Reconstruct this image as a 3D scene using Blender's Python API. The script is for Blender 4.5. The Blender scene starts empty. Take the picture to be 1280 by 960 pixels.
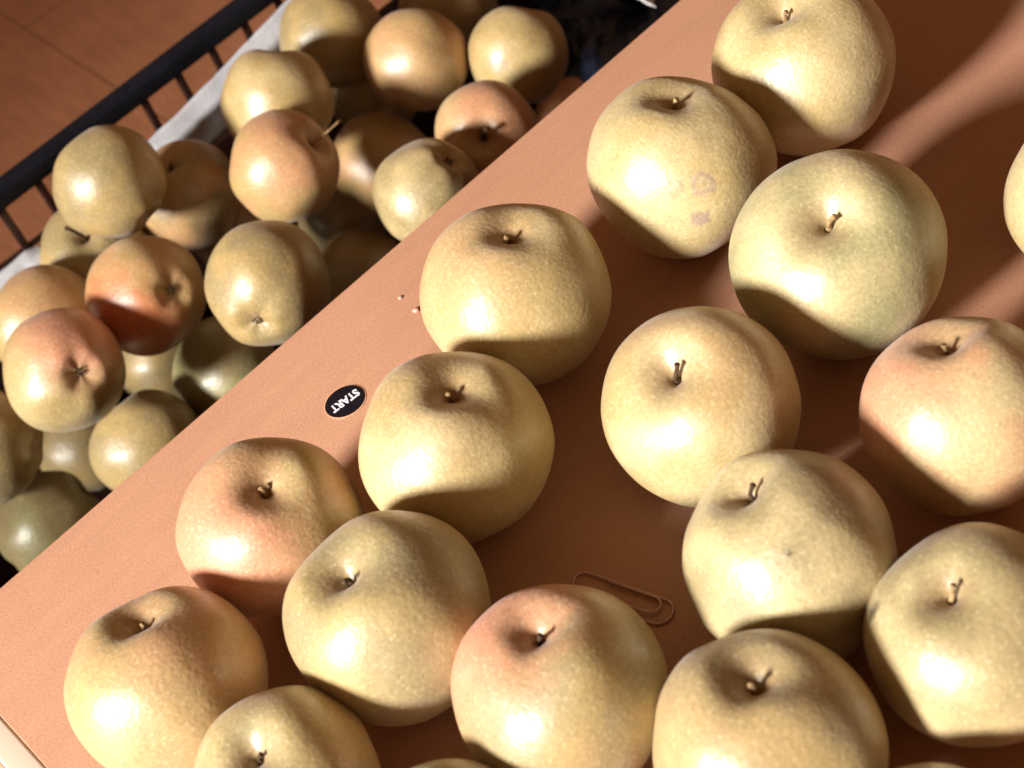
import bpy, bmesh, math, random
from mathutils import Vector, Matrix, noise
rad = math.radians
S = bpy.context.scene
COL = S.collection

# ---------------------------------------------------------------- camera
FPX, TILT, ROLL, CAMH = 2000.0, rad(44), rad(22), 0.53
X0 = Vector((1, 0, 0)); U0 = Vector((0, math.cos(TILT), math.sin(TILT))); FW = Vector((0, math.sin(TILT), -math.cos(TILT)))
CX = math.cos(ROLL)*X0 - math.sin(ROLL)*U0
CY = math.sin(ROLL)*X0 + math.cos(ROLL)*U0
CAM = Vector((0, 0, CAMH))
cd = bpy.data.cameras.new('camera'); cam = bpy.data.objects.new('camera', cd); COL.objects.link(cam)
cam.matrix_world = Matrix(((CX.x, CY.x, -FW.x, 0), (CX.y, CY.y, -FW.y, 0), (CX.z, CY.z, -FW.z, CAMH), (0, 0, 0, 1)))
cd.sensor_width = 36; cd.lens = 36*FPX/1280; cd.clip_start = .01; cd.clip_end = 50
cd.dof.use_dof = True; cd.dof.focus_distance = .70; cd.dof.aperture_fstop = 12
S.camera = cam

# ---------------------------------------------------------------- dim warm room light
W = bpy.data.worlds.new('World'); S.world = W; W.use_nodes = True
bg = W.node_tree.nodes['Background']
bg.inputs['Color'].default_value = (1.0, .50, .22, 1); bg.inputs['Strength'].default_value = .21

# ---------------------------------------------------------------- the low lamp from the lower left
AZ, EL = rad(29.5), rad(25)
LD = Vector((-math.cos(AZ)*math.cos(EL), -math.sin(AZ)*math.cos(EL), math.sin(EL)))
LT = Vector((.14, .52, 0)); LDIST = 4.5
ld = bpy.data.lights.new('low_lamp', 'SPOT'); ld.shadow_soft_size = .45; ld.energy = 2380; ld.color = (1.0, .965, .90)
ld.spot_size = rad(31); ld.spot_blend = 1.0
lo = bpy.data.objects.new('low_lamp', ld); COL.objects.link(lo)
lo.location = LT + LD*LDIST; lo.rotation_euler = (-LD).to_track_quat('-Z', 'Y').to_euler()

S.view_settings.view_transform = 'Standard'; S.view_settings.look = 'None'
S.view_settings.exposure = 0; S.view_settings.gamma = 1
S.render.resolution_x = 1024; S.render.resolution_y = 768

# ---------------------------------------------------------------- helpers
def ray(px, py):
    return FW + (px-640)/FPX*CX - (py-480)/FPX*CY
def at(px, py, z=0.0):
    d = ray(px, py); return CAM + d*((z-CAMH)/d.z)
EU = Vector((.8813, .4726, 0)); EV = Vector((-.4726, .8813, 0))     # along / across the crate and the table edge
def uv(u, v, z): return EU*u + EV*v + Vector((0, 0, z))
RZ = math.atan2(EU.y, EU.x)

def tag(o, label=None, cat=None, group=None, kind=None):
    if label: o['label'] = label
    if cat: o['category'] = cat
    if group: o['group'] = group
    if kind: o['kind'] = kind
    return o
def empty(name, loc, rz=0):
    o = bpy.data.objects.new(name, None); COL.objects.link(o); o.location = loc; o.rotation_euler = (0, 0, rz)
    o.empty_display_size = .02
    return o
def link(name, me, mats, parent=None, smooth=True):
    for m in (mats if isinstance(mats, (list, tuple)) else [mats]): me.materials.append(m)
    if smooth:
        for p in me.polygons: p.use_smooth = True
    o = bpy.data.objects.new(name, me); COL.objects.link(o)
    if parent: o.parent = parent
    return o
def from_bm(bm, name):
    me = bpy.data.meshes.new(name); bm.to_mesh(me); bm.free(); return me
def box_me(name, lo_, hi_, bev=0.0, seg=2):
    bm = bmesh.new(); bmesh.ops.create_cube(bm, size=1)
    for v in bm.verts:
        v.co = Vector([(lo_[i]+hi_[i])/2 + v.co[i]*(hi_[i]-lo_[i]) for i in range(3)])
    if bev: bmesh.ops.bevel(bm, geom=bm.edges[:], offset=bev, segments=seg, profile=.6, affect='EDGES')
    return from_bm(bm, name)
def tube(name, pts, radii, seg=10, closed=False, cap=True):
    """a swept tube through the points"""
    n = len(pts); bm = bmesh.new(); rings = []
    prev = None
    for i, p in enumerate(pts):
        a = pts[(i-1) % n] if (closed or i) else p; b = pts[(i+1) % n] if (closed or i < n-1) else p
        t = (b-a).normalized()
        if prev is None: nrm = t.orthogonal().normalized()
        else: nrm = (prev - t*prev.dot(t)).normalized()
        prev = nrm; bn = t.cross(nrm)
        r = radii[i] if isinstance(radii, (list, tuple)) else radii
        rings.append([bm.verts.new(p + (nrm*math.cos(k*math.tau/seg) + bn*math.sin(k*math.tau/seg))*r) for k in range(seg)])
    for i in range(n if closed else n-1):
        A = rings[i]; Bq = rings[(i+1) % n]
        for k in range(seg): bm.faces.new((A[k], A[(k+1) % seg], Bq[(k+1) % seg], Bq[k]))
    if cap and not closed:
        bm.faces.new(rings[0][::-1]); bm.faces.new(rings[-1])
    bmesh.ops.recalc_face_normals(bm, faces=bm.faces[:])
    return from_bm(bm, name)

# ---------------------------------------------------------------- materials
def mat(name):
    m = bpy.data.materials.new(name); m.use_nodes = True
    nt = m.node_tree; return m, nt, nt.nodes['Principled BSDF']
def N(nt, t, **k):
    n = nt.nodes.new(t)
    for a, b in k.items(): setattr(n, a, b)
    return n
def grainy(name, ca, cb, scale, rough, cc=None, big=3.0, bump=.0, bscale=400, spec=.5, grain=.12, gscale=1100, metallic=0):
    """two close shades mixed by soft noise, fine speckle over it, optional bump"""
    m, nt, bs = mat(name)
    tc = N(nt, 'ShaderNodeTexCoord')
    n1 = N(nt, 'ShaderNodeTexNoise'); n1.inputs['Scale'].default_value = scale; n1.inputs['Detail'].default_value = 4
    nt.links.new(tc.outputs['Object'], n1.inputs['Vector'])
    r1 = N(nt, 'ShaderNodeValToRGB'); r1.color_ramp.elements[0].position = .35; r1.color_ramp.elements[1].position = .65
    r1.color_ramp.elements[0].color = (*ca, 1); r1.color_ramp.elements[1].color = (*cb, 1)
    nt.links.new(n1.outputs['Fac'], r1.inputs['Fac'])
    n2 = N(nt, 'ShaderNodeTexNoise'); n2.inputs['Scale'].default_value = gscale; n2.inputs['Detail'].default_value = 2
    nt.links.new(tc.outputs['Object'], n2.inputs['Vector'])
    mr = N(nt, 'ShaderNodeMapRange'); mr.inputs['From Min'].default_value = .3; mr.inputs['From Max'].default_value = .7
    mr.inputs['To Min'].default_value = 1-grain; mr.inputs['To Max'].default_value = 1+grain
    nt.links.new(n2.outputs['Fac'], mr.inputs['Value'])
    mx = N(nt, 'ShaderNodeMix', data_type='RGBA', blend_type='MULTIPLY'); mx.inputs[0].default_value = 1
    nt.links.new(r1.outputs['Color'], mx.inputs[6]); nt.links.new(mr.outputs[0], mx.inputs[7])
    nt.links.new(mx.outputs[2], bs.inputs['Base Color'])
    bs.inputs['Roughness'].default_value = rough; bs.inputs['Specular IOR Level'].default_value = spec
    bs.inputs['Metallic'].default_value = metallic
    if bump:
        n3 = N(nt, 'ShaderNodeTexNoise'); n3.inputs['Scale'].default_value = bscale; n3.inputs['Detail'].default_value = 3
        nt.links.new(tc.outputs['Object'], n3.inputs['Vector'])
        b = N(nt, 'ShaderNodeBump'); b.inputs['Strength'].default_value = bump; b.inputs['Distance'].default_value = .001
        nt.links.new(n3.outputs['Fac'], b.inputs['Height']); nt.links.new(b.outputs[0], bs.inputs['Normal'])
    return m

M_table = grainy('terracotta_laminate', (.455, .232, .145), (.49, .255, .16), 7, .55, grain=.13, gscale=950, bump=.08, bscale=600, spec=.3)
M_cream = grainy('cream_laminate', (.56, .41, .28), (.60, .45, .31), 12, .5, grain=.05, gscale=800)
M_creamedge = grainy('cream_edge_band', (.66, .54, .43), (.70, .57, .46), 20, .4, grain=.04)
M_tile = grainy('terracotta_tile', (.37, .155, .078), (.43, .185, .095), 14, .6, grain=.32, gscale=420, bump=.25, bscale=200, spec=.35)
M_grout = grainy('grout', (.32, .135, .07), (.37, .16, .085), 40, .9, grain=.2, gscale=600, spec=.2)
M_black = grainy('black_plastic', (.004, .0045, .009), (.007, .0075, .014), 30, .6, grain=.5, gscale=500, bump=.2, bscale=250, spec=.18)
M_warmblack = grainy('warm_lit_black_plastic', (.028, .010, .008), (.04, .014, .010), 40, .5, grain=.3, gscale=500, spec=.3)  # black crate plastic with the warm light mixed into its colour
M_paper = grainy('white_paper', (.42, .42, .46), (.52, .52, .56), 40, .8, grain=.1, gscale=500, bump=.4, bscale=60, spec=.2)
M_bag = grainy('navy_plastic_film', (.012, .018, .045), (.055, .078, .15), 34, .32, grain=.4, gscale=420, bump=.5, bscale=80, spec=.5)
M_sticker = grainy('black_sticker', (.006, .004, .008), (.009, .007, .012), 60, .45, grain=.1, spec=.3)
M_white = grainy('white_print', (.80, .80, .86), (.86, .86, .90), 60, .5, grain=.03, spec=.2)
M_rim = grainy('pale_sticker_edge', (.74, .40, .24), (.78, .44, .27), 60, .4, grain=.05)
M_stem = grainy('dry_stem', (.20, .12, .055), (.40, .27, .13), 320, .7, grain=.3, gscale=1500, bump=.6, bscale=900, spec=.25)
M_dstem = grainy('dark_dry_stem', (.045, .025, .014), (.10, .06, .03), 320, .75, grain=.3, gscale=1500, bump=.6, bscale=900, spec=.2)
M_calyx = grainy('dried_calyx', (.06, .04, .02), (.13, .085, .045), 500, .85, grain=.3, gscale=1500, spec=.2)
M_pink = grainy('pink_flake', (.72, .33, .27), (.76, .38, .31), 90, .6, grain=.1)
M_wire = grainy('rose_metal_wire', (.52, .34, .29), (.56, .38, .33), 60, .35, grain=.05, metallic=.2)

def wear(m, amt=.10):
    nt = m.node_tree; bs = nt.nodes['Principled BSDF']; src = bs.inputs['Base Color'].links[0].from_socket
    tc = N(nt, 'ShaderNodeTexCoord'); mp = N(nt, 'ShaderNodeMapping'); mp.inputs['Scale'].default_value = (14, 90, 14); mp.inputs['Rotation'].default_value = (0, 0, .5)
    n = N(nt, 'ShaderNodeTexNoise'); n.inputs['Scale'].default_value = 1.0; n.inputs['Detail'].default_value = 6; n.inputs['Roughness'].default_value = .65
    nt.links.new(tc.outputs['Object'], mp.inputs[0]); nt.links.new(mp.outputs[0], n.inputs['Vector'])
    r = N(nt, 'ShaderNodeMapRange'); r.inputs['From Min'].default_value = .3; r.inputs['From Max'].default_value = .7
    r.inputs['To Min'].default_value = 1-amt; r.inputs['To Max'].default_value = 1+amt*.6
    nt.links.new(n.outputs['Fac'], r.inputs['Value'])
    v = N(nt, 'ShaderNodeTexVoronoi'); v.inputs['Scale'].default_value = 60; nt.links.new(tc.outputs['Object'], v.inputs['Vector'])
    sp = N(nt, 'ShaderNodeMapRange'); sp.inputs['From Min'].default_value = .03; sp.inputs['From Max'].default_value = .06
    sp.inputs['To Min'].default_value = .80; sp.inputs['To Max'].default_value = 1
    nt.links.new(v.outputs['Distance'], sp.inputs['Value'])
    mu = N(nt, 'ShaderNodeMath', operation='MULTIPLY'); nt.links.new(r.outputs[0], mu.inputs[0]); nt.links.new(sp.outputs[0], mu.inputs[1])
    mx = N(nt, 'ShaderNodeMix', data_type='RGBA', blend_type='MULTIPLY'); mx.inputs[0].default_value = 1
    nt.links.new(src, mx.inputs[6]); nt.links.new(mu.outputs[0], mx.inputs[7]); nt.links.new(mx.outputs[2], bs.inputs['Base Color'])
    rr = N(nt, 'ShaderNodeMapRange'); rr.inputs['To Min'].default_value = .42; rr.inputs['To Max'].default_value = .66
    nt.links.new(n.outputs['Fac'], rr.inputs['Value']); nt.links.new(rr.outputs[0], bs.inputs['Roughness'])
wear(M_table, .06)
wear(M_tile, .14)

def apple_mat():
    m, nt, bs = mat('apple_skin')
    at_ = N(nt, 'ShaderNodeVertexColor'); at_.layer_name = 'skin'
    tc = N(nt, 'ShaderNodeTexCoord')
    # pale lenticels and fine mottling
    n1 = N(nt, 'ShaderNodeTexNoise'); n1.inputs['Scale'].default_value = 620; n1.inputs['Detail'].default_value = 2.5; n1.inputs['Roughness'].default_value = .6
    nt.links.new(tc.outputs['Object'], n1.inputs['Vector'])
    mr = N(nt, 'ShaderNodeMapRange'); mr.inputs['From Min'].default_value = .3; mr.inputs['From Max'].default_value = .7
    mr.inputs['To Min'].default_value = .86; mr.inputs['To Max'].default_value = 1.14
    nt.links.new(n1.outputs['Fac'], mr.inputs['Value'])
    mx = N(nt, 'ShaderNodeMix', data_type='RGBA', blend_type='MULTIPLY'); mx.inputs[0].default_value = 1
    nt.links.new(at_.outputs['Color'], mx.inputs[6]); nt.links.new(mr.outputs[0], mx.inputs[7])
    vo = N(nt, 'ShaderNodeTexVoronoi'); vo.inputs['Scale'].default_value = 330
    nt.links.new(tc.outputs['Object'], vo.inputs['Vector'])
    vr = N(nt, 'ShaderNodeMapRange'); vr.inputs['From Min'].default_value = .12; vr.inputs['From Max'].default_value = .30
    vr.inputs['To Min'].default_value = .30; vr.inputs['To Max'].default_value = 0
    nt.links.new(vo.outputs['Distance'], vr.inputs['Value'])
    m2 = N(nt, 'ShaderNodeMix', data_type='RGBA'); m2.inputs[7].default_value = (.72, .62, .40, 1)
    nt.links.new(vr.outputs[0], m2.inputs[0]); nt.links.new(mx.outputs[2], m2.inputs[6])
    nt.links.new(m2.outputs[2], bs.inputs['Base Color'])
    # orange-peel relief
    n3 = N(nt, 'ShaderNodeTexNoise'); n3.inputs['Scale'].default_value = 480; n3.inputs['Detail'].default_value = 3
    nt.links.new(tc.outputs['Object'], n3.inputs['Vector'])
    n4 = N(nt, 'ShaderNodeTexNoise'); n4.inputs['Scale'].default_value = 70; n4.inputs['Detail'].default_value = 2
    nt.links.new(tc.outputs['Object'], n4.inputs['Vector'])
    b1 = N(nt, 'ShaderNodeBump'); b1.inputs['Strength'].default_value = .36; b1.inputs['Distance'].default_value = .0006
    nt.links.new(n3.outputs['Fac'], b1.inputs['Height'])
    b2 = N(nt, 'ShaderNodeBump'); b2.inputs['Strength'].default_value = .35; b2.inputs['Distance'].default_value = .0015
    nt.links.new(n4.outputs['Fac'], b2.inputs['Height']); nt.links.new(b1.outputs[0], b2.inputs['Normal'])
    nt.links.new(b2.outputs[0], bs.inputs['Normal'])
    bs.inputs['Roughness'].default_value = .42; bs.inputs['Specular IOR Level'].default_value = 1.0
    bs.inputs['Sheen Weight'].default_value = .14; bs.inputs['Sheen Roughness'].default_value = .45; bs.inputs['Sheen Tint'].default_value = (1, .93, .95, 1)
    return m
M_apple = apple_mat()

# ---------------------------------------------------------------- apple builder
PROF = [(0, .645), (.030, .652), (.055, .69), (.10, .745), (.17, .797), (.27, .843), (.40, .86), (.56, .81), (.71, .70), (.83, .555), (.93, .36),
        (.99, .13), (1.0, -.05), (.97, -.26), (.89, -.48), (.77, -.67), (.63, -.80), (.48, -.885), (.36, -.918), (.25, -.905), (.15, -.875), (.07, -.85), (0, -.845)]
def crom(P, k):
    out = []
    n = len(P)
    for i in range(n-1):
        p0 = P[max(i-1, 0)]; p1 = P[i]; p2 = P[i+1]; p3 = P[min(i+2, n-1)]
        if i == 0: p0 = (-p2[0], p2[1])
        if i == n-2: p3 = (-p1[0], p1[1])
        for j in range(k):
            t = j/k
            out.append(tuple(.5*(2*p1[c] + (p2[c]-p0[c])*t + (2*p0[c]-5*p1[c]+4*p2[c]-p3[c])*t*t + (3*p1[c]-p0[c]-3*p2[c]+p3[c])*t**3) for c in (0, 1)))
    out.append(P[-1]); return out
YEL = (.46, .335, .145); OLI = (.335, .265, .135); GRN = (.315, .305, .145); ORA = (.55, .32, .16); PNK = (.62, .285, .17); RED = (.52, .14, .055); CREAM = (.53, .42, .22)
RUS = (.34, .22, .11)
def mixc(a, b, t): return tuple(a[i]*(1-t)+b[i]*t for i in range(3))
def sst(a, b, x):
    t = max(0, min(1, (x-a)/(b-a))); return t*t*(3-2*t)

def apple_mesh(R, axis, seed, base, second, blush, bdir, bamt, taper, lop, spots=(), seg=88, k=3, roll=0.0):
    """apple skin about its own centre, already turned so that the stem end points along axis; bdir and spots are world directions"""
    rnd = random.Random(seed)
    pr = crom(PROF, k)
    q = axis.to_track_quat('Z', 'Y').to_matrix()
    so = Vector((rnd.uniform(-50, 50), rnd.uniform(-50, 50), rnd.uniform(-50, 50)))
    ph0 = rnd.uniform(0, math.tau); ph1 = rnd.uniform(0, math.tau); sq = rnd.uniform(.97, 1.0)
    verts = []; cols = []
    def P(r, z, ph):
        lob = 1 + .015*math.cos(5*ph+ph1)*(0.25 + sst(.2, -.9, z)*1.2)*min(1, r*3) + .014*math.cos(2*ph+ph0)
        tz = 1 - taper*sst(.2, -.95, z) + .35*taper*sst(-.1, .5, z)*0
        z2 = z*sq + .6*lop*math.cos(ph-ph0)*sst(0, .8, z)*min(1, r*2.2) + .022*math.cos(3*ph+ph0*2)*sst(.5, .9, z)*min(1, r*2.5)
        z2 -= .010*math.cos(5*ph+ph1)*sst(-.7, -.92, z)
        p = Vector((r*lob*tz*math.cos(ph), r*lob*tz*math.sin(ph), z2))
        d = noise.noise(p*1.3+so)*.046 + noise.noise(p*3.1+so)*.008
        if r > .01: p *= 1+d*min(1, r*2.5)
        return p
    rings = [(r, z) for r, z in pr]
    pts = [P(0, rings[0][1], 0)]
    for r, z in rings[1:-1]:
        for j in range(seg): pts.append(P(r, z, j*math.tau/seg))
    pts.append(P(0, rings[-1][1], 0))
    for p in pts:
        w = q @ p; verts.append(w*R)
        wn = w.normalized()
        n1 = noise.noise(p*1.7+so)*.5+.5; n2 = noise.noise(p*5+so)*.5+.5; n3 = noise.noise(p*13+so)
        c = mixc(base, second, sst(.30, .72, n1*.75+n2*.25))
        b = sst(.15, 1.0, wn.dot(bdir)+.35*(n2-.5)+.1*n3)*bamt
        c = mixc(c, blush, b)
        rr_ = math.hypot(p.x, p.y)
        if p.z > 0:      # russet in the stem cavity with a ragged edge
            rz_ = sst(.40, .10, rr_+.12*(n2-.5)+.05*n3); c = mixc(c, RUS, rz_*.55)
            gz = sst(.55, .25, rr_)*(1-rz_); c = mixc(c, GRN, gz*.25)
        elif rr_ < .25: c = mixc(c, RUS, sst(.25, .06, rr_+.05*n3)*.6)
        for (sd, sr, sc, ring) in spots:
            a = (wn-sd).length/sr
            if a < 1.25:
                if ring: t = sst(1.1, .85, a)*(1-sst(.75, .45, a)*.75) + sst(.3, .1, a)*.5
                else: t = sst(1.05, .6, a + .5*n3)
                c = mixc(c, sc, min(1, t)*.8)
        g = 1+.05*n3
        cols.append((c[0]*g, c[1]*g, c[2]*g, 1))
    faces = []
    nr = len(rings)-2
    for j in range(seg): faces.append((0, 1+j, 1+(j+1) % seg))
    for i in range(nr-1):
        a = 1+i*seg; b = a+seg
        for j in range(seg): faces.append((a+j, b+j, b+(j+1) % seg, a+(j+1) % seg))
    a = 1+(nr-1)*seg; e = len(pts)-1
    for j in range(seg): faces.append((a+(j+1) % seg, a+j, e))
    me = bpy.data.meshes.new('apple_body'); me.from_pydata([tuple(v) for v in verts], [], faces)
    ca = me.color_attributes.new('skin', 'FLOAT_COLOR', 'POINT')
    ca.data.foreach_set('color', [x for c in cols for x in c])
    me.update()
    return me, q

def make_stem(R, q, seed, length, lean, mat_, parent, thick=.025):
    rnd = random.Random(seed+77)
    pts = []; rr_ = []
    L = length*(.60 if length < .5 else .9)
    side = lean if lean is not None else rnd.uniform(0, math.tau)
    for i in range(8):
        t = i/7
        bend = .17*t*t*(L/.42)
        wob = .012*math.sin(t*7+seed)
        pts.append(Vector((math.cos(side)*(bend+wob), math.sin(side)*(bend+wob), .63+L*t))*R)
        rr_.append(R*thick*(1.25-.6*t + (.55*sst(.8, 1, t))+.4*sst(.15, 0, t)))
    pts = [q @ p for p in pts]
    return link('stem', tube('stem', pts, rr_, 9), mat_, parent)
def make_calyx(R, q, seed, parent):
    rnd = random.Random(seed+5); bm = bmesh.new()
    for i in range(5):
        a = i*math.tau/5+rnd.uniform(-.2, .2); d = Vector((math.cos(a), math.sin(a), 0)); s = Vector((-d.y, d.x, 0))
        P_ = [(.015, .0, .034), (.05, -.015, .026), (.075, -.05+rnd.uniform(-.02, .02), .010), (.035, -.08, .004)]
        vt = []
        for (r_, h, w) in P_:
            z = -.835+h
            vt.append((d*r_+s*w, d*r_-s*w, z))
        top = [(bm.verts.new((q @ Vector((a_.x, a_.y, z)))*R), bm.verts.new((q @ Vector((b_.x, b_.y, z)))*R)) for a_, b_, z in vt]
        bot = [(bm.verts.new((q @ Vector((a_.x*.9, a_.y*.9, z+.014)))*R), bm.verts.new((q @ Vector((b_.x*.9, b_.y*.9, z+.014)))*R)) for a_, b_, z in vt]
        for k_ in range(3):
            bm.faces.new((top[k_][0], top[k_][1], top[k_+1][1], top[k_+1][0]))
            bm.faces.new((bot[k_][1], bot[k_][0], bot[k_+1][0], bot[k_+1][1]))
            bm.faces.new((top[k_][0], top[k_+1][0], bot[k_+1][0], bot[k_][0]))
            bm.faces.new((top[k_][1], bot[k_][1], bot[k_+1][1], top[k_+1][1]))
    return link('calyx', from_bm(bm, 'calyx'), M_calyx, parent, smooth=False)

def frame(px, py):
    w = (-ray(px, py)).normalized(); cx_ = (CX - w*CX.dot(w)).normalized(); cy_ = w.cross(cx_)
    return w, cx_, cy_
def vdir(px, py, dx, dy):
    """direction from a ball's centre whose spot shows dx right, dy up (in radii) of its middle"""
    w, a, b = frame(px, py); m = math.hypot(dx, dy)
    if m > .985: dx *= .985/m; dy *= .985/m
    return (a*dx + b*dy + w*math.sqrt(max(0, 1-dx*dx-dy*dy))).normalized()

def apple(px, py, r, mark, end='stem', pos=None, R=None, base=YEL, second=OLI, blush=PNK, bd=(-.5, .5), ba=0.0, taper=.06, lop=.03,
          seed=1, label='', group='', stem=.36, lean=None, dark=False, spots=(), seg=88, k=3, thick=.025):
    k_ = .80 if end == 'stem' else .84
    if mark is None: ax = None
    elif len(mark) == 3: ax = Vector(mark).normalized()
    else:
        ox = (mark[0]-px)/r/k_; oy = -(mark[1]-py)/r/k_; mm = max(1, math.hypot(ox, oy)/.86)
        ax = vdir(px, py, ox/mm, oy/mm)
        if end == 'calyx': ax = -ax
    bdir = vdir(px, py, *bd)
    sp = [(vdir(px, py, (a-px)/r, -(b-py)/r), c/r, d, e) for (a, b, c, d, e) in spots]
    if pos is None:
        d = ray(px, py); nn = math.sqrt(d.length)
        me1, _ = apple_mesh(1.0, ax, seed, base, second, blush, bdir, 0, taper, lop, (), 32, 2)
        mz = min(v.co.z for v in me1.vertices); bpy.data.meshes.remove(me1)
        R = .04
        for _ in range(25):
            t = (-mz*R-CAMH)/d.z; R = r*t/FPX/nn
        pos = CAM + d*t
    root = empty('apple', pos)
    me, q = apple_mesh(R, ax, seed, base, second, blush, bdir, ba, taper, lop, sp, seg, k)
    link('body', me, M_apple, root)
    if stem: make_stem(R, q, seed, stem, lean, M_dstem if dark else M_stem, root, thick)
    if end == 'calyx': make_calyx(R, q, seed, root)
    tag(root, label, 'apple', group)
    APP.append((label, Vector(pos), R))
    return root
APP = []

# ================================================================ SETTING
ZF = -.32
fl = link('floor', box_me('floor', (-2.2, -1.2, ZF-.06), (2.6, 4.2, ZF-.012)), M_grout, smooth=False)
tag(fl, kind='structure')
# terracotta tiles, each a piece of its own, laid along the joint seen at the top left
ja = at(58, 52, ZF); jb = at(140, 105, ZF); jd = (jb-ja).normalized(); jn = Vector((-jd.y, jd.x, 0))
TS = .33; tile_me = None
jrot = math.atan2(jd.y, jd.x)
rndt = random.Random(4)
tme = box_me('tile', (-TS/2+.0007, -TS/2+.0007, -.012), (TS/2-.0007, TS/2-.0007, 0), .0010, 2); tme.materials.append(M_tile)
for i in range(-4, 5):
    for j in range(-5, 3):
        c = ja + jd*(TS*(i+.35)) + jn*(TS*(j+.5))
        if not (-1.0 < c.x < 1.1 and .1 < c.y < 2.3): continue
        o = bpy.data.objects.new('tile', tme); COL.objects.link(o)
        o.parent = fl; o.location = (c.x, c.y, ZF+rndt.uniform(-.0006, .0006)); o.rotation_euler = (0, 0, jrot)

# table: root at a table corner; local x runs along the long edge, local -y away from the crate
tc0 = uv(-.0175, .5725, 0)
q1 = at(0, 735); q2 = at(850, 0); ed = (q2-q1).normalized(); en = Vector((-ed.y, ed.x, 0))
q3 = at(0, 890)
corner = q1 + ed*((q3-q1).dot(ed) - .001)
TRZ = math.atan2(ed.y, ed.x)
# the short edge runs down the photograph from the corner; find its direction
q4 = at(65, 960)
table = empty('table', corner, TRZ)
tag(table, 'smooth terracotta pink table top in bright low light under the scattered apples', 'table')
link('tabletop', box_me('tabletop', (0, -.78, -.020), (1.30, 0, 0), .0007, 2), M_table, table)
for (lx, ly) in ((.05, -.05), (1.24, -.05), (.05, -.73), (1.24, -.73)):
    lg = link('leg', box_me('leg', (-.02, -.02, ZF+.0005), (.02, .02, -.0205), .002, 2), M_table, table); lg.location = (lx, ly, 0)

# cream board beside the table's short edge
board = empty('cream_board', corner + Vector((0, 0, -.001)), TRZ)
tag(board, 'cream board with a rounded pale lip butted against the short edge of the table', 'board')
link('panel', box_me('panel', (-.40, -.78, -.022), (-.0122, -.0005, -.004), .001, 2), M_cream, board)
link('edge_band', box_me('edge_band', (-.0120, -.78, -.022), (-.0002, -.0005, .0008), .0013, 3), M_creamedge, board)
for (lx, ly) in ((-.36, -.06), (-.36, -.72)):
    lg = link('leg', box_me('leg', (-.02, -.02, ZF+.0065), (.02, .02, -.0225), .002, 2), M_cream, board); lg.location = (lx, ly, 0)

# ---------------------------------------------------------------- START sticker on the table
inv = Matrix.Rotation(-TRZ, 4, 'Z') @ Matrix.Translation(-corner)
sc_ = at(431.5, 502); sa = at(411, 517); sb = at(452, 487)
xd = (sa-sb).normalized()                      # reading direction: from the upper right to the lower left
yd = Vector((0, 0, 1)).cross(xd)
LA = (at(409.5, 517.5)-at(453.5, 486.5)).length/2; LB = (at(421, 488)-at(442, 516)).length/2
def oval(name, a, b, z0, z1, m, parent, n=56):
    bm = bmesh.new()
    top = []; bot = []
    for i in range(n):
        t = i*math.tau/n; p = sc_ + xd*(a*math.cos(t)) + yd*(b*math.sin(t))
        top.append(bm.verts.new(inv @ Vector((p.x, p.y, z1)))); bot.append(bm.verts.new(inv @ Vector((p.x, p.y, z0))))
    bm.faces.new(top); bm.faces.new(bot[::-1])
    for i in range(n): bm.faces.new((top[i], bot[i], bot[(i+1) % n], top[(i+1) % n]))
    bmesh.ops.recalc_face_normals(bm, faces=bm.faces[:])
    return link(name, from_bm(bm, name), m, parent, smooth=False)
st = oval('sticker', LA, LB, .0001, .0004, M_sticker, table)
st['label'] = 'small black oval sticker printed with the word START'
oval('sticker_edge', LA*1.045, LB*1.07, .00005, .00025, M_rim, st)
tcu = bpy.data.curves.new('lettering', 'FONT'); tcu.body = 'START'; tcu.size = 1; tcu.align_x = 'CENTER'; tcu.align_y = 'CENTER'; tcu.extrude = .004; tcu.offset = .03
tob = bpy.data.objects.new('lettering_source', tcu); COL.objects.link(tob)
bpy.context.view_layer.update()
tme2 = bpy.data.meshes.new_from_object(tob.evaluated_get(bpy.context.evaluated_depsgraph_get()))
bpy.data.objects.remove(tob); bpy.data.curves.remove(tcu)
xs = [v.co.x for v in tme2.vertices]; ys = [v.co.y for v in tme2.vertices]
wd = max(xs)-min(xs); hd = max(ys)-min(ys); cxm = (max(xs)+min(xs))/2; cym = (max(ys)+min(ys))/2
sx_ = LA*1.52/wd; sy_ = LB*.54/hd
for v in tme2.vertices:
    x = (v.co.x-cxm)*sx_; y = (v.co.y-cym)*sy_
    p = sc_ + xd*x + yd*y
    v.co = inv @ Vector((p.x, p.y, .00045 + (.0001 if v.co.z > 0 else 0)))
tme2.name = 'lettering'; tme2.materials.clear()
link('lettering', tme2, M_white, st, smooth=False)

# ---------------------------------------------------------------- crumbs on the table
for (px, py, sz, m_, lb) in ((500, 373, .0011, M_cream, 'tiny pale crumb on the bare table strip left of the golden apple'),
                             (520, 389, .0016, M_pink, 'small pink flake on the table touching the left side of the golden apple'),
                             (812, 470, .0009, M_stem, None)):
    if not lb: continue
    bm = bmesh.new(); bmesh.ops.create_icosphere(bm, subdivisions=2, radius=sz)
    for v in bm.verts:
        v.co *= 1+.5*noise.noise(v.co*700+Vector((px, 0, 0))); v.co.z *= .45
    zmin = min(v.co.z for v in bm.verts)
    cr = link('crumb', from_bm(bm, 'crumb'), m_); cr.location = at(px, py) - Vector((0, 0, zmin)) + Vector((0, 0, .0001))
    tag(cr, lb, 'crumb')

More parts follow.
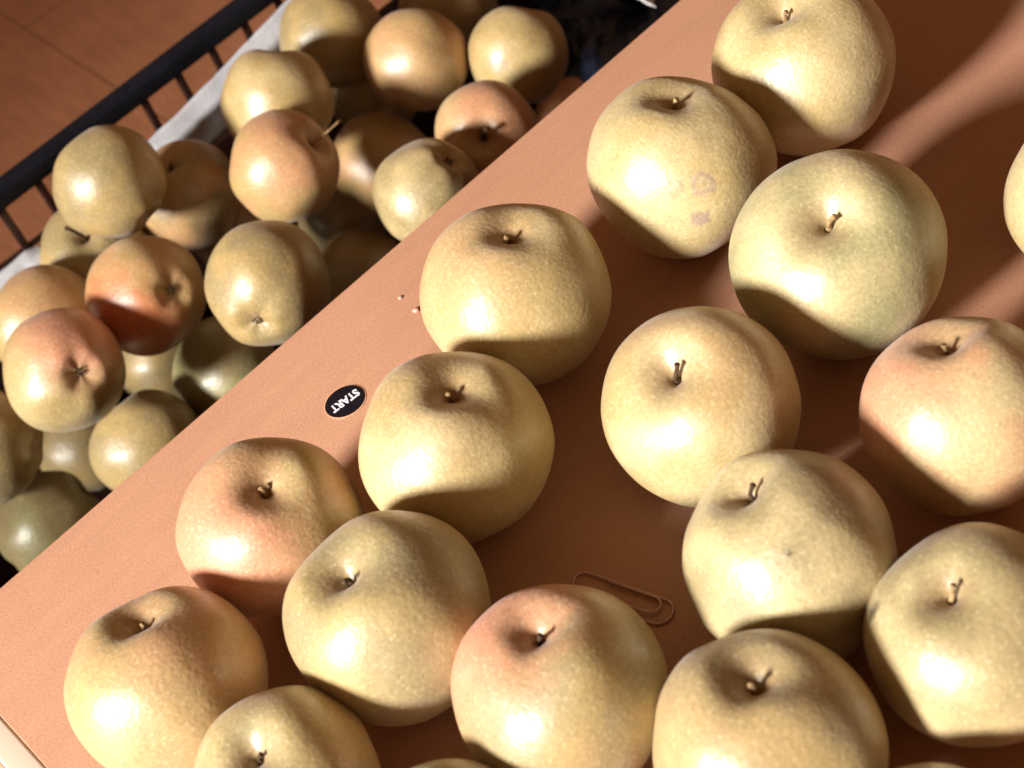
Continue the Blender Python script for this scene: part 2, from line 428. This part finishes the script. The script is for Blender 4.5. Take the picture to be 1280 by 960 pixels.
# ---------------------------------------------------------------- paper clip
def arc(c, r, a0, a1, n, ex, ey): return [c + ex*(r*math.cos(a0+(a1-a0)*i/n)) + ey*(r*math.sin(a0+(a1-a0)*i/n)) for i in range(n+1)]
pa = at(713, 727); pb = at(840, 771); ex = (pb-pa).normalized(); ey = Vector((0, 0, 1)).cross(ex)
LL = (pb-pa).length; w1 = .0058; w2 = .0044; wr = .00048
mid = Vector((0, 0, wr+.0001))
# gem clip: free end, large loop at far end, long run back, loop, run, inner loop
O = pa + mid
pts = []
pts += [O + ex*(LL*.30) + ey*(-w1)]
pts += arc(O + ex*(LL-w1), w1, -math.pi/2, math.pi/2, 12, ex, ey)
pts += arc(O + ex*(w2+.0), w2, math.pi/2, math.pi*1.5, 12, ex, ey)[0:0]
c2 = O + ex*(w1) + ey*(w1-w2)
pts += arc(c2, w2, math.pi/2, math.pi*1.5, 12, ex, ey)
pts += arc(O + ex*(LL*.80) + ey*(w1-w2-.0009*0+.0), w2-.0008, -math.pi/2, math.pi/2, 10, ex, ey)
pts += [O + ex*(LL*.34) + ey*(w1-w2+w2-.0012)]
# lift crossing parts a touch so the wire never cuts itself
for i, p in enumerate(pts):
    pts[i] = p + Vector((0, 0, .0011*(i/len(pts))))
clip = link('paper_clip', tube('paper_clip', pts, wr, 8), M_wire)
tag(clip, 'thin rose coloured wire paper clip lying in shadow between the apples on the table', 'paper clip')

# ---------------------------------------------------------------- crate
UC0, UC1, VC0, VC1, ZR = -.17, .70, .560, .954, -.066      # outer sides, rim height
crate = empty('crate', uv(UC0, VC0, ZF), RZ)
tag(crate, 'black plastic lattice crate full of apples on the tiled floor below the table', 'crate')
CL = UC1-UC0; CW = VC1-VC0; HR = ZR-ZF
def ring(name, o, i, z0, z1, m, bev=.002):
    bm = bmesh.new()
    R4 = lambda x0, x1, y0, y1, z: [bm.verts.new(p) for p in ((x0, y0, z), (x1, y0, z), (x1, y1, z), (x0, y1, z))]
    A = R4(o, CL-o, o, CW-o, z0); Bq = R4(o, CL-o, o, CW-o, z1); C = R4(i, CL-i, i, CW-i, z0); D = R4(i, CL-i, i, CW-i, z1)
    for k_ in range(4):
        l = (k_+1) % 4
        for f_ in ((A[k_], A[l], Bq[l], Bq[k_]), (C[l], C[k_], D[k_], D[l]), (Bq[k_], Bq[l], D[l], D[k_]), (A[l], A[k_], C[k_], C[l])): bm.faces.new(f_)
    bmesh.ops.bevel(bm, geom=bm.edges[:], offset=bev, segments=3, profile=.55, affect='EDGES')
    return link(name, from_bm(bm, name), m, crate)
ring('rim', 0, .0155, HR-.016, HR, M_black, .0045)
ring('base_band', .006, .016, .0005, .03, M_black, .0015)
link('bottom', box_me('bottom', (.0165, .0165, .002), (CL-.0165, CW-.0165, .008), .001, 1), M_warmblack, crate, smooth=False)
bh = .064
for (a, b) in (((.0075, .0085, .031), (CL-.0075, .0135, HR-.080)), ((.0075, CW-.0135, .031), (CL-.0075, CW-.0085, HR-.080)),
               ((.0085, .0140, .031), (.0135, CW-.0140, HR-.080)), ((CL-.0135, .0140, .031), (CL-.0085, CW-.0140, HR-.080))):
    link('added_shade_panel', box_me('added_shade_panel', a, b, .0008, 1), M_warmblack, crate, smooth=False)  # solid lower walls added to block light and darken gaps in the heap
bar_me = box_me('bar', (-.0028, -.0022, 0), (.0028, .0022, bh), .0008, 1); bar_me.materials.append(M_warmblack)
def bar(x, y):
    o = bpy.data.objects.new('bar', bar_me); COL.objects.link(o); o.parent = crate; o.location = (x, y, HR-.0795)
PT = .0315
nb = int((CL-.03)/PT); 
for i in range(nb+1):
    for y in (.011, CW-.011): bar(.016+i*PT, y)
nb2 = int((CW-.06)/PT)
for i in range(nb2+1):
    for x in (.011, CL-.011): bar(x, .034+i*PT)
for z in (HR-.052,):
    for y in (.011, CW-.011): link('rail', box_me('rail', (.0135, y-.0016, z-.002), (CL-.0135, y+.0016, z+.002), .0006, 1), M_warmblack, crate)
    for x in (.011, CL-.011): link('rail', box_me('rail', (x-.0016, .0135, z-.002), (x+.0016, CW-.0135, z+.002), .0006, 1), M_warmblack, crate)

# ---------------------------------------------------------------- white paper liner along the far wall of the crate
def sheet(name, rows, m, thick=.0004, amp=.0012, seed=0, sub=3):
    """rows: lists of world points of equal length, front to back; refined, crumpled and given thickness"""
    def dens(r): 
        out = []
        for i in range(len(r)-1):
            for j in range(sub*3): out.append(r[i].lerp(r[i+1], j/(sub*3)))
        return out+[r[-1]]
    rows = [dens(r) for r in rows]
    R2 = []
    for i in range(len(rows)-1):
        for j in range(sub*2): R2.append([a.lerp(b, j/(sub*2)) for a, b in zip(rows[i], rows[i+1])])
    R2.append(rows[-1])
    bm = bmesh.new(); so = Vector((seed*7.3, 1, 2))
    V = [[bm.verts.new(p + noise.noise_vector(p*38+so)*amp + noise.noise_vector(p*110+so)*amp*.35) for p in r] for r in R2]
    for i in range(len(V)-1):
        for j in range(len(V[0])-1): bm.faces.new((V[i][j], V[i][j+1], V[i+1][j+1], V[i+1][j]))
    bmesh.ops.recalc_face_normals(bm, faces=bm.faces[:])
    ext = bmesh.ops.solidify(bm, geom=bm.faces[:], thickness=thick)
    return link(name, from_bm(bm, name), m)
VP = VC1-.0185
def onwall(px, py, v=VP):
    """point of the vertical plane just inside the far crate wall seen at a pixel"""
    d = ray(px, py); return CAM + d*((v-CAM.dot(EV))/d.dot(EV))
t0 = [onwall(178, 183), onwall(235, 128), onwall(300, 62), onwall(352, 6), onwall(400, -34)]
t1 = [onwall(202, 194, VP-.010), onwall(257, 141, VP-.010), onwall(321, 76, VP-.010), onwall(377, 19, VP-.010), onwall(424, -20, VP-.010)]
t2 = [onwall(216, 226, VP-.002), onwall(272, 174, VP-.002), onwall(336, 112, VP-.002), onwall(392, 56, VP-.002), onwall(442, 16, VP-.002)]
pl1 = sheet('paper_liner', [t0, t1, t2], M_paper, seed=1)
tag(pl1, 'long strip of white paper folded over inside the crate below its rim', 'paper')
t0 = [onwall(-40, 372), onwall(-4, 346), onwall(30, 316), onwall(50, 306)]
t1 = [onwall(-28, 398, VP-.014), onwall(6, 366, VP-.014), onwall(40, 338, VP-.014), onwall(58, 322, VP-.014)]
t2 = [onwall(-20, 430, VP-.008), onwall(12, 398, VP-.008), onwall(48, 366, VP-.008), onwall(66, 350, VP-.008)]
pl2 = sheet('paper_liner', [t0, t1, t2], M_paper, seed=2, amp=.002)
tag(pl2, 'crumpled scrap of white paper inside the crate at the left edge of the picture', 'paper')

# dark plastic bag at the far end of the crate
def bagpt(px, py, z): return at(px, py, z)
rows = []
for i, py in enumerate((200, 150, 100, 50, 0, -50)):
    rows.append([bagpt(px - (py-50)*.0, py, z) for px, z in ((676, -.235), (708, -.212), (750, -.185), (800, -.178), (850, -.185), (900, -.20))])
bag = sheet('plastic_bag', rows, M_bag, thick=.0006, amp=.011, seed=5, sub=7)
tag(bag, 'crumpled dark navy plastic bag in the crate beside the table edge', 'plastic bag')
sh = at(800, 2, -.185)
rows = [[at(778, -14, -.14), at(800, -8, -.135), at(820, -6, -.14)], [at(793, -2, -.137), at(806, 2, -.132), at(817, 6, -.136)], [at(804, 3, -.137), at(812, 7, -.135), at(820, 11, -.137)]]
scrap = sheet('paper_scrap', rows, M_white, thick=.0004, amp=.0012, seed=9, sub=2)
tag(scrap, 'small bright white paper scrap on the navy bag at the top of the picture', 'paper scrap')

# ================================================================ APPLES ON THE TABLE
GT = 'apples standing loose on the table top'
SPC = (.33, .235, .19); SPG = (.27, .22, .13)
apple(1005, 85, 116, (975, 18), base=CREAM, second=YEL, seed=11, ba=0, taper=.10, lop=.05, stem=.30, group=GT, lean=1.0,
      label='pale yellow apple cut by the top edge of the picture, highest on the table')
apple(849, 210, 120, (839, 113), base=CREAM, second=YEL, seed=12, taper=.14, lop=.02, stem=.36, group=GT, seg=170, k=5, lean=2.5,
      spots=((843, 232, 12, SPG, True), (877, 229, 15, SPC, True), (874, 270, 12, SPC, False), (884, 262, 5, SPC, False), (866, 224, 5, SPC, False), (746, 238, 6, SPC, False)),
      label='yellow apple with a cluster of purplish spots on its side')
apple(1046, 318, 134, (1033, 280), base=GRN, second=CREAM, seed=13, ba=.25, blush=CREAM, bd=(.5, -.5), taper=.04, lop=.02, stem=.34, group=GT, lean=.5,
      label='large greenish yellow apple directly right of and below the spotted apple')
apple(645, 370, 120, (638, 294), base=YEL, second=CREAM, seed=14, ba=.5, blush=ORA, bd=(-.7, .6), taper=.08, lop=.02, stem=.28, group=GT, lean=2.0,
      label='golden apple nearest the table edge, between the spotted apple and the sticker')
apple(875, 508, 128, (842, 470), base=YEL, second=CREAM, seed=15, ba=.35, blush=ORA, bd=(.1, .8), taper=.05, lop=.04, stem=.40, group=GT, dark=True, lean=1.2,
      label='apricot yellow apple standing free in the middle with its whole left side lit')
apple(1203, 520, 132, (1183, 426), base=CREAM, second=ORA, seed=16, ba=.8, blush=PNK, bd=(-.85, .4), taper=.14, lop=.03, stem=.34, group=GT, lean=1.0,
      label='peach pink apple narrowing downward at the right edge of the picture')
apple(570, 560, 124, (566, 492), base=YEL, second=CREAM, seed=17, ba=.1, taper=.08, lop=.03, stem=.30, group=GT, lean=2.0,
      label='golden yellow apple right beside the black oval sticker')
apple(340, 660, 116, (331, 612), base=ORA, second=YEL, seed=18, ba=.95, blush=PNK, bd=(-.6, -.35), taper=.07, lop=.03, stem=.26, group=GT, lean=1.6,
      label='pink blushed apple below the sticker with its underside in deep shadow')
apple(988, 699, 139, (932, 612), base=OLI, second=CREAM, seed=19, taper=.10, lop=.04, stem=.40, group=GT, dark=True, lean=2.2, seg=210, k=6,
      spots=((986, 693, 6, (.02, .01, .006), False),),
      label='large olive yellow apple with one tiny dark speck on its front')
apple(490, 772, 135, (432, 722), base=OLI, second=YEL, seed=20, ba=.2, blush=CREAM, bd=(.3, -.2), taper=.07, lop=.05, stem=.36, group=GT, dark=True, lean=.2,
      label='olive green apple between the pink blushed apple and the rosy shouldered one')
apple(700, 865, 137, (672, 795), base=OLI, second=YEL, seed=21, ba=1.0, blush=PNK, bd=(-.65, .72), taper=.08, lop=.03, stem=.36, group=GT, dark=True, lean=2.0,
      label='yellow apple with a rosy left shoulder in front of the paper clip')
apple(212, 857, 128, (166, 770), base=ORA, second=YEL, seed=22, ba=.3, blush=ORA, bd=(.5, .3), taper=.10, lop=.03, stem=.26, group=GT, lean=2.5,
      label='apricot orange apple nearest the cream board at the lower left')
apple(1222, 797, 145, (1188, 742), base=OLI, second=CREAM, seed=23, ba=.3, blush=YEL, bd=(.4, -.2), taper=.10, lop=.03, stem=.38, group=GT, lean=1.8,
      spots=((1091, 764, 14, (.03, .018, .012), False),),
      label='pale olive apple at the right edge with a dark bruise on its left rim')
apple(961, 932, 149, (946, 855), base=YEL, second=OLI, seed=24, ba=.1, taper=.06, lop=.05, stem=.36, group=GT, lean=1.3,
      label='biggest yellow apple at the bottom of the picture with a deep stem hollow')
apple(361, 981, 124, (318, 948), base=YEL, second=OLI, seed=25, ba=.2, blush=CREAM, bd=(-.4, .2), taper=.06, lop=.03, stem=.30, group=GT, dark=True, lean=.6,
      label='half seen yellow apple at the bottom edge in front of the apricot orange one')
apple(560, 1075, 127, (545, 1020), base=OLI, second=GRN, seed=26, group=GT, label='olive apple with only its top rim showing at the bottom edge left of centre', stem=.2)
apple(1165, 1080, 130, (1150, 1030), base=YEL, second=OLI, seed=27, group=GT, label='apple with only its top rim showing near the bottom right corner', stem=.2)
apple(1378, 245, 122, (1350, 200), base=CREAM, second=YEL, seed=28, group=GT, label='pale apple with only its left rim showing at the right border of the picture', stem=.3)

# ================================================================ APPLES IN THE CRATE
GC = 'apples heaped in the black crate'
def capple(key, R, pos, **kw):
    if pos is None:
        d = ray(key[0], key[1]); pos = CAM + d*(R*FPX*math.sqrt(d.length)/key[2])
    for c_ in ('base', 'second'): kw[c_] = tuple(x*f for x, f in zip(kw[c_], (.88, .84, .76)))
    apple(*key, pos=Vector(pos), R=R, group=GC, seg=64, **kw)
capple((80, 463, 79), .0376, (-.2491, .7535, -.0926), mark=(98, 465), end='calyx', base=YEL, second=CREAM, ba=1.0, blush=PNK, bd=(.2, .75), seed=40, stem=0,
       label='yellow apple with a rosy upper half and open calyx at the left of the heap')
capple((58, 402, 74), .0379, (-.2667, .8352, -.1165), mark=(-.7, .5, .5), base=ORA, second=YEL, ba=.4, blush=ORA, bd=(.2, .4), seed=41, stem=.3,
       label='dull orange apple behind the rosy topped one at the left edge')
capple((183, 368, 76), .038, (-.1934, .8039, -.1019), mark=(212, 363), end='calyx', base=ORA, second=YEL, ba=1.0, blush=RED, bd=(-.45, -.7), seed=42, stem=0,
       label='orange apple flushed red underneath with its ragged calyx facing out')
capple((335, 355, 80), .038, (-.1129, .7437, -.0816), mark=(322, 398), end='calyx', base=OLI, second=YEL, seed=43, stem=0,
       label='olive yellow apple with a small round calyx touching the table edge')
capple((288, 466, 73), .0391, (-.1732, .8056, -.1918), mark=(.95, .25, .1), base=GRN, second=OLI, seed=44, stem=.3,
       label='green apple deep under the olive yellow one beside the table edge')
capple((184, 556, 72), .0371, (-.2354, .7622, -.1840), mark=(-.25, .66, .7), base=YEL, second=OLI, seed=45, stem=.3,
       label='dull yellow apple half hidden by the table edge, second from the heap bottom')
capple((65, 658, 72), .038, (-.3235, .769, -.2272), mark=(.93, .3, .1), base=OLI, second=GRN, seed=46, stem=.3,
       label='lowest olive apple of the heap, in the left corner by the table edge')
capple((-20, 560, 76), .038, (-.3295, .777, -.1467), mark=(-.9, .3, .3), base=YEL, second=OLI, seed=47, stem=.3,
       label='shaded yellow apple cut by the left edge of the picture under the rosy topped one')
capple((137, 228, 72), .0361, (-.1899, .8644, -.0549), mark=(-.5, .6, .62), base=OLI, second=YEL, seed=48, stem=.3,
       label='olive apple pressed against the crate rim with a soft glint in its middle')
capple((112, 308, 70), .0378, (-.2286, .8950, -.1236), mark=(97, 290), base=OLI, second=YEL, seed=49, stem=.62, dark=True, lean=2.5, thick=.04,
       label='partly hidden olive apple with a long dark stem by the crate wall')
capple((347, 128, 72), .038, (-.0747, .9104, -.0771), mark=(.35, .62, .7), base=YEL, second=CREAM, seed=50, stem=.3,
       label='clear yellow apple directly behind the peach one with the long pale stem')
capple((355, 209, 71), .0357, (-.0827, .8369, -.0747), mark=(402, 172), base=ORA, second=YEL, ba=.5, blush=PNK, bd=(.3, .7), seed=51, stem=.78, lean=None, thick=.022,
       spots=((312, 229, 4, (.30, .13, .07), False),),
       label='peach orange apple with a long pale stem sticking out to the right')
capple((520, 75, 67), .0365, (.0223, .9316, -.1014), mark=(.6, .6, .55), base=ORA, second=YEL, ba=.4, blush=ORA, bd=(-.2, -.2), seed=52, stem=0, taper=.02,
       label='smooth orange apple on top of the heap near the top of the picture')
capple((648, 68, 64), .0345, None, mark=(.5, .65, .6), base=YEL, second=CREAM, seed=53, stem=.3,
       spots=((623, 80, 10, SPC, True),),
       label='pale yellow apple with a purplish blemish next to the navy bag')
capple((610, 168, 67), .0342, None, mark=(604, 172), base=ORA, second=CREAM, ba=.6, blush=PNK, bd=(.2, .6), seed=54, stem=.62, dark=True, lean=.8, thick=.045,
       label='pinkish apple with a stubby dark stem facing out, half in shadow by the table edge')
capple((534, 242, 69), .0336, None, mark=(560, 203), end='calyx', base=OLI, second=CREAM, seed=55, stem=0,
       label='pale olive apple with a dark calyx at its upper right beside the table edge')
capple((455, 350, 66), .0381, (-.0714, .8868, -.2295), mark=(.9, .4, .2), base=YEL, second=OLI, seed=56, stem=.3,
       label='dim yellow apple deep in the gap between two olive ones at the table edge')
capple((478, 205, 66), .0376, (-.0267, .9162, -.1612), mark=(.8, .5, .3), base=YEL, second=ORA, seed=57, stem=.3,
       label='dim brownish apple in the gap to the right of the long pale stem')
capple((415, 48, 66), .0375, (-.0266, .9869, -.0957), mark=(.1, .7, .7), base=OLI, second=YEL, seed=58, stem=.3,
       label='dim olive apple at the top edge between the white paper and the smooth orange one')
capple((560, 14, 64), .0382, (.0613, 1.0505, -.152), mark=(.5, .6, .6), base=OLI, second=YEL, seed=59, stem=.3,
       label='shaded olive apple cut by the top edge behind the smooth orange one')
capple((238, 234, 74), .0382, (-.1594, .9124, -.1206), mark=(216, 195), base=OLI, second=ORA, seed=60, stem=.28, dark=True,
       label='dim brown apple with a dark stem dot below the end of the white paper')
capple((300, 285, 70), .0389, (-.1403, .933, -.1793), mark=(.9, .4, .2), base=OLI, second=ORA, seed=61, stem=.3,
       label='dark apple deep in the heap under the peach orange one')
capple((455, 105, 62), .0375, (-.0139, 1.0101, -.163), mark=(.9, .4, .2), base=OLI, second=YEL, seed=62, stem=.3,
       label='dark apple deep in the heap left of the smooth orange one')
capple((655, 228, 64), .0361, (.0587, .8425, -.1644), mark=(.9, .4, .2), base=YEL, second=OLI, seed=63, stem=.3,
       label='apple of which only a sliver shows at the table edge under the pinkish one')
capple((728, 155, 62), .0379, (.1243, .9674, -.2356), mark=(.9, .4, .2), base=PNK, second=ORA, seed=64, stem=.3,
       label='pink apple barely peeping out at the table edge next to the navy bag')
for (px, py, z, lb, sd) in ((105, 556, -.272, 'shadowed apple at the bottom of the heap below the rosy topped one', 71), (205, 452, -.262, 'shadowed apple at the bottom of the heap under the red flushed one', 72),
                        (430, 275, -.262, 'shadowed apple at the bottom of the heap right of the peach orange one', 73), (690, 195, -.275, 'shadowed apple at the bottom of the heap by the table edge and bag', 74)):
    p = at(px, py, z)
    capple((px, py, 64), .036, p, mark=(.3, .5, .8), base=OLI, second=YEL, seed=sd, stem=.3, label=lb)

bpy.context.view_layer.update()
for i in range(len(APP)):
    for j in range(i):
        g = (APP[i][1]-APP[j][1]).length-APP[i][2]-APP[j][2]
        if g < -.004: print('OVERLAP mm', round(g*1000, 1), APP[i][0][:40], '|', APP[j][0][:40])
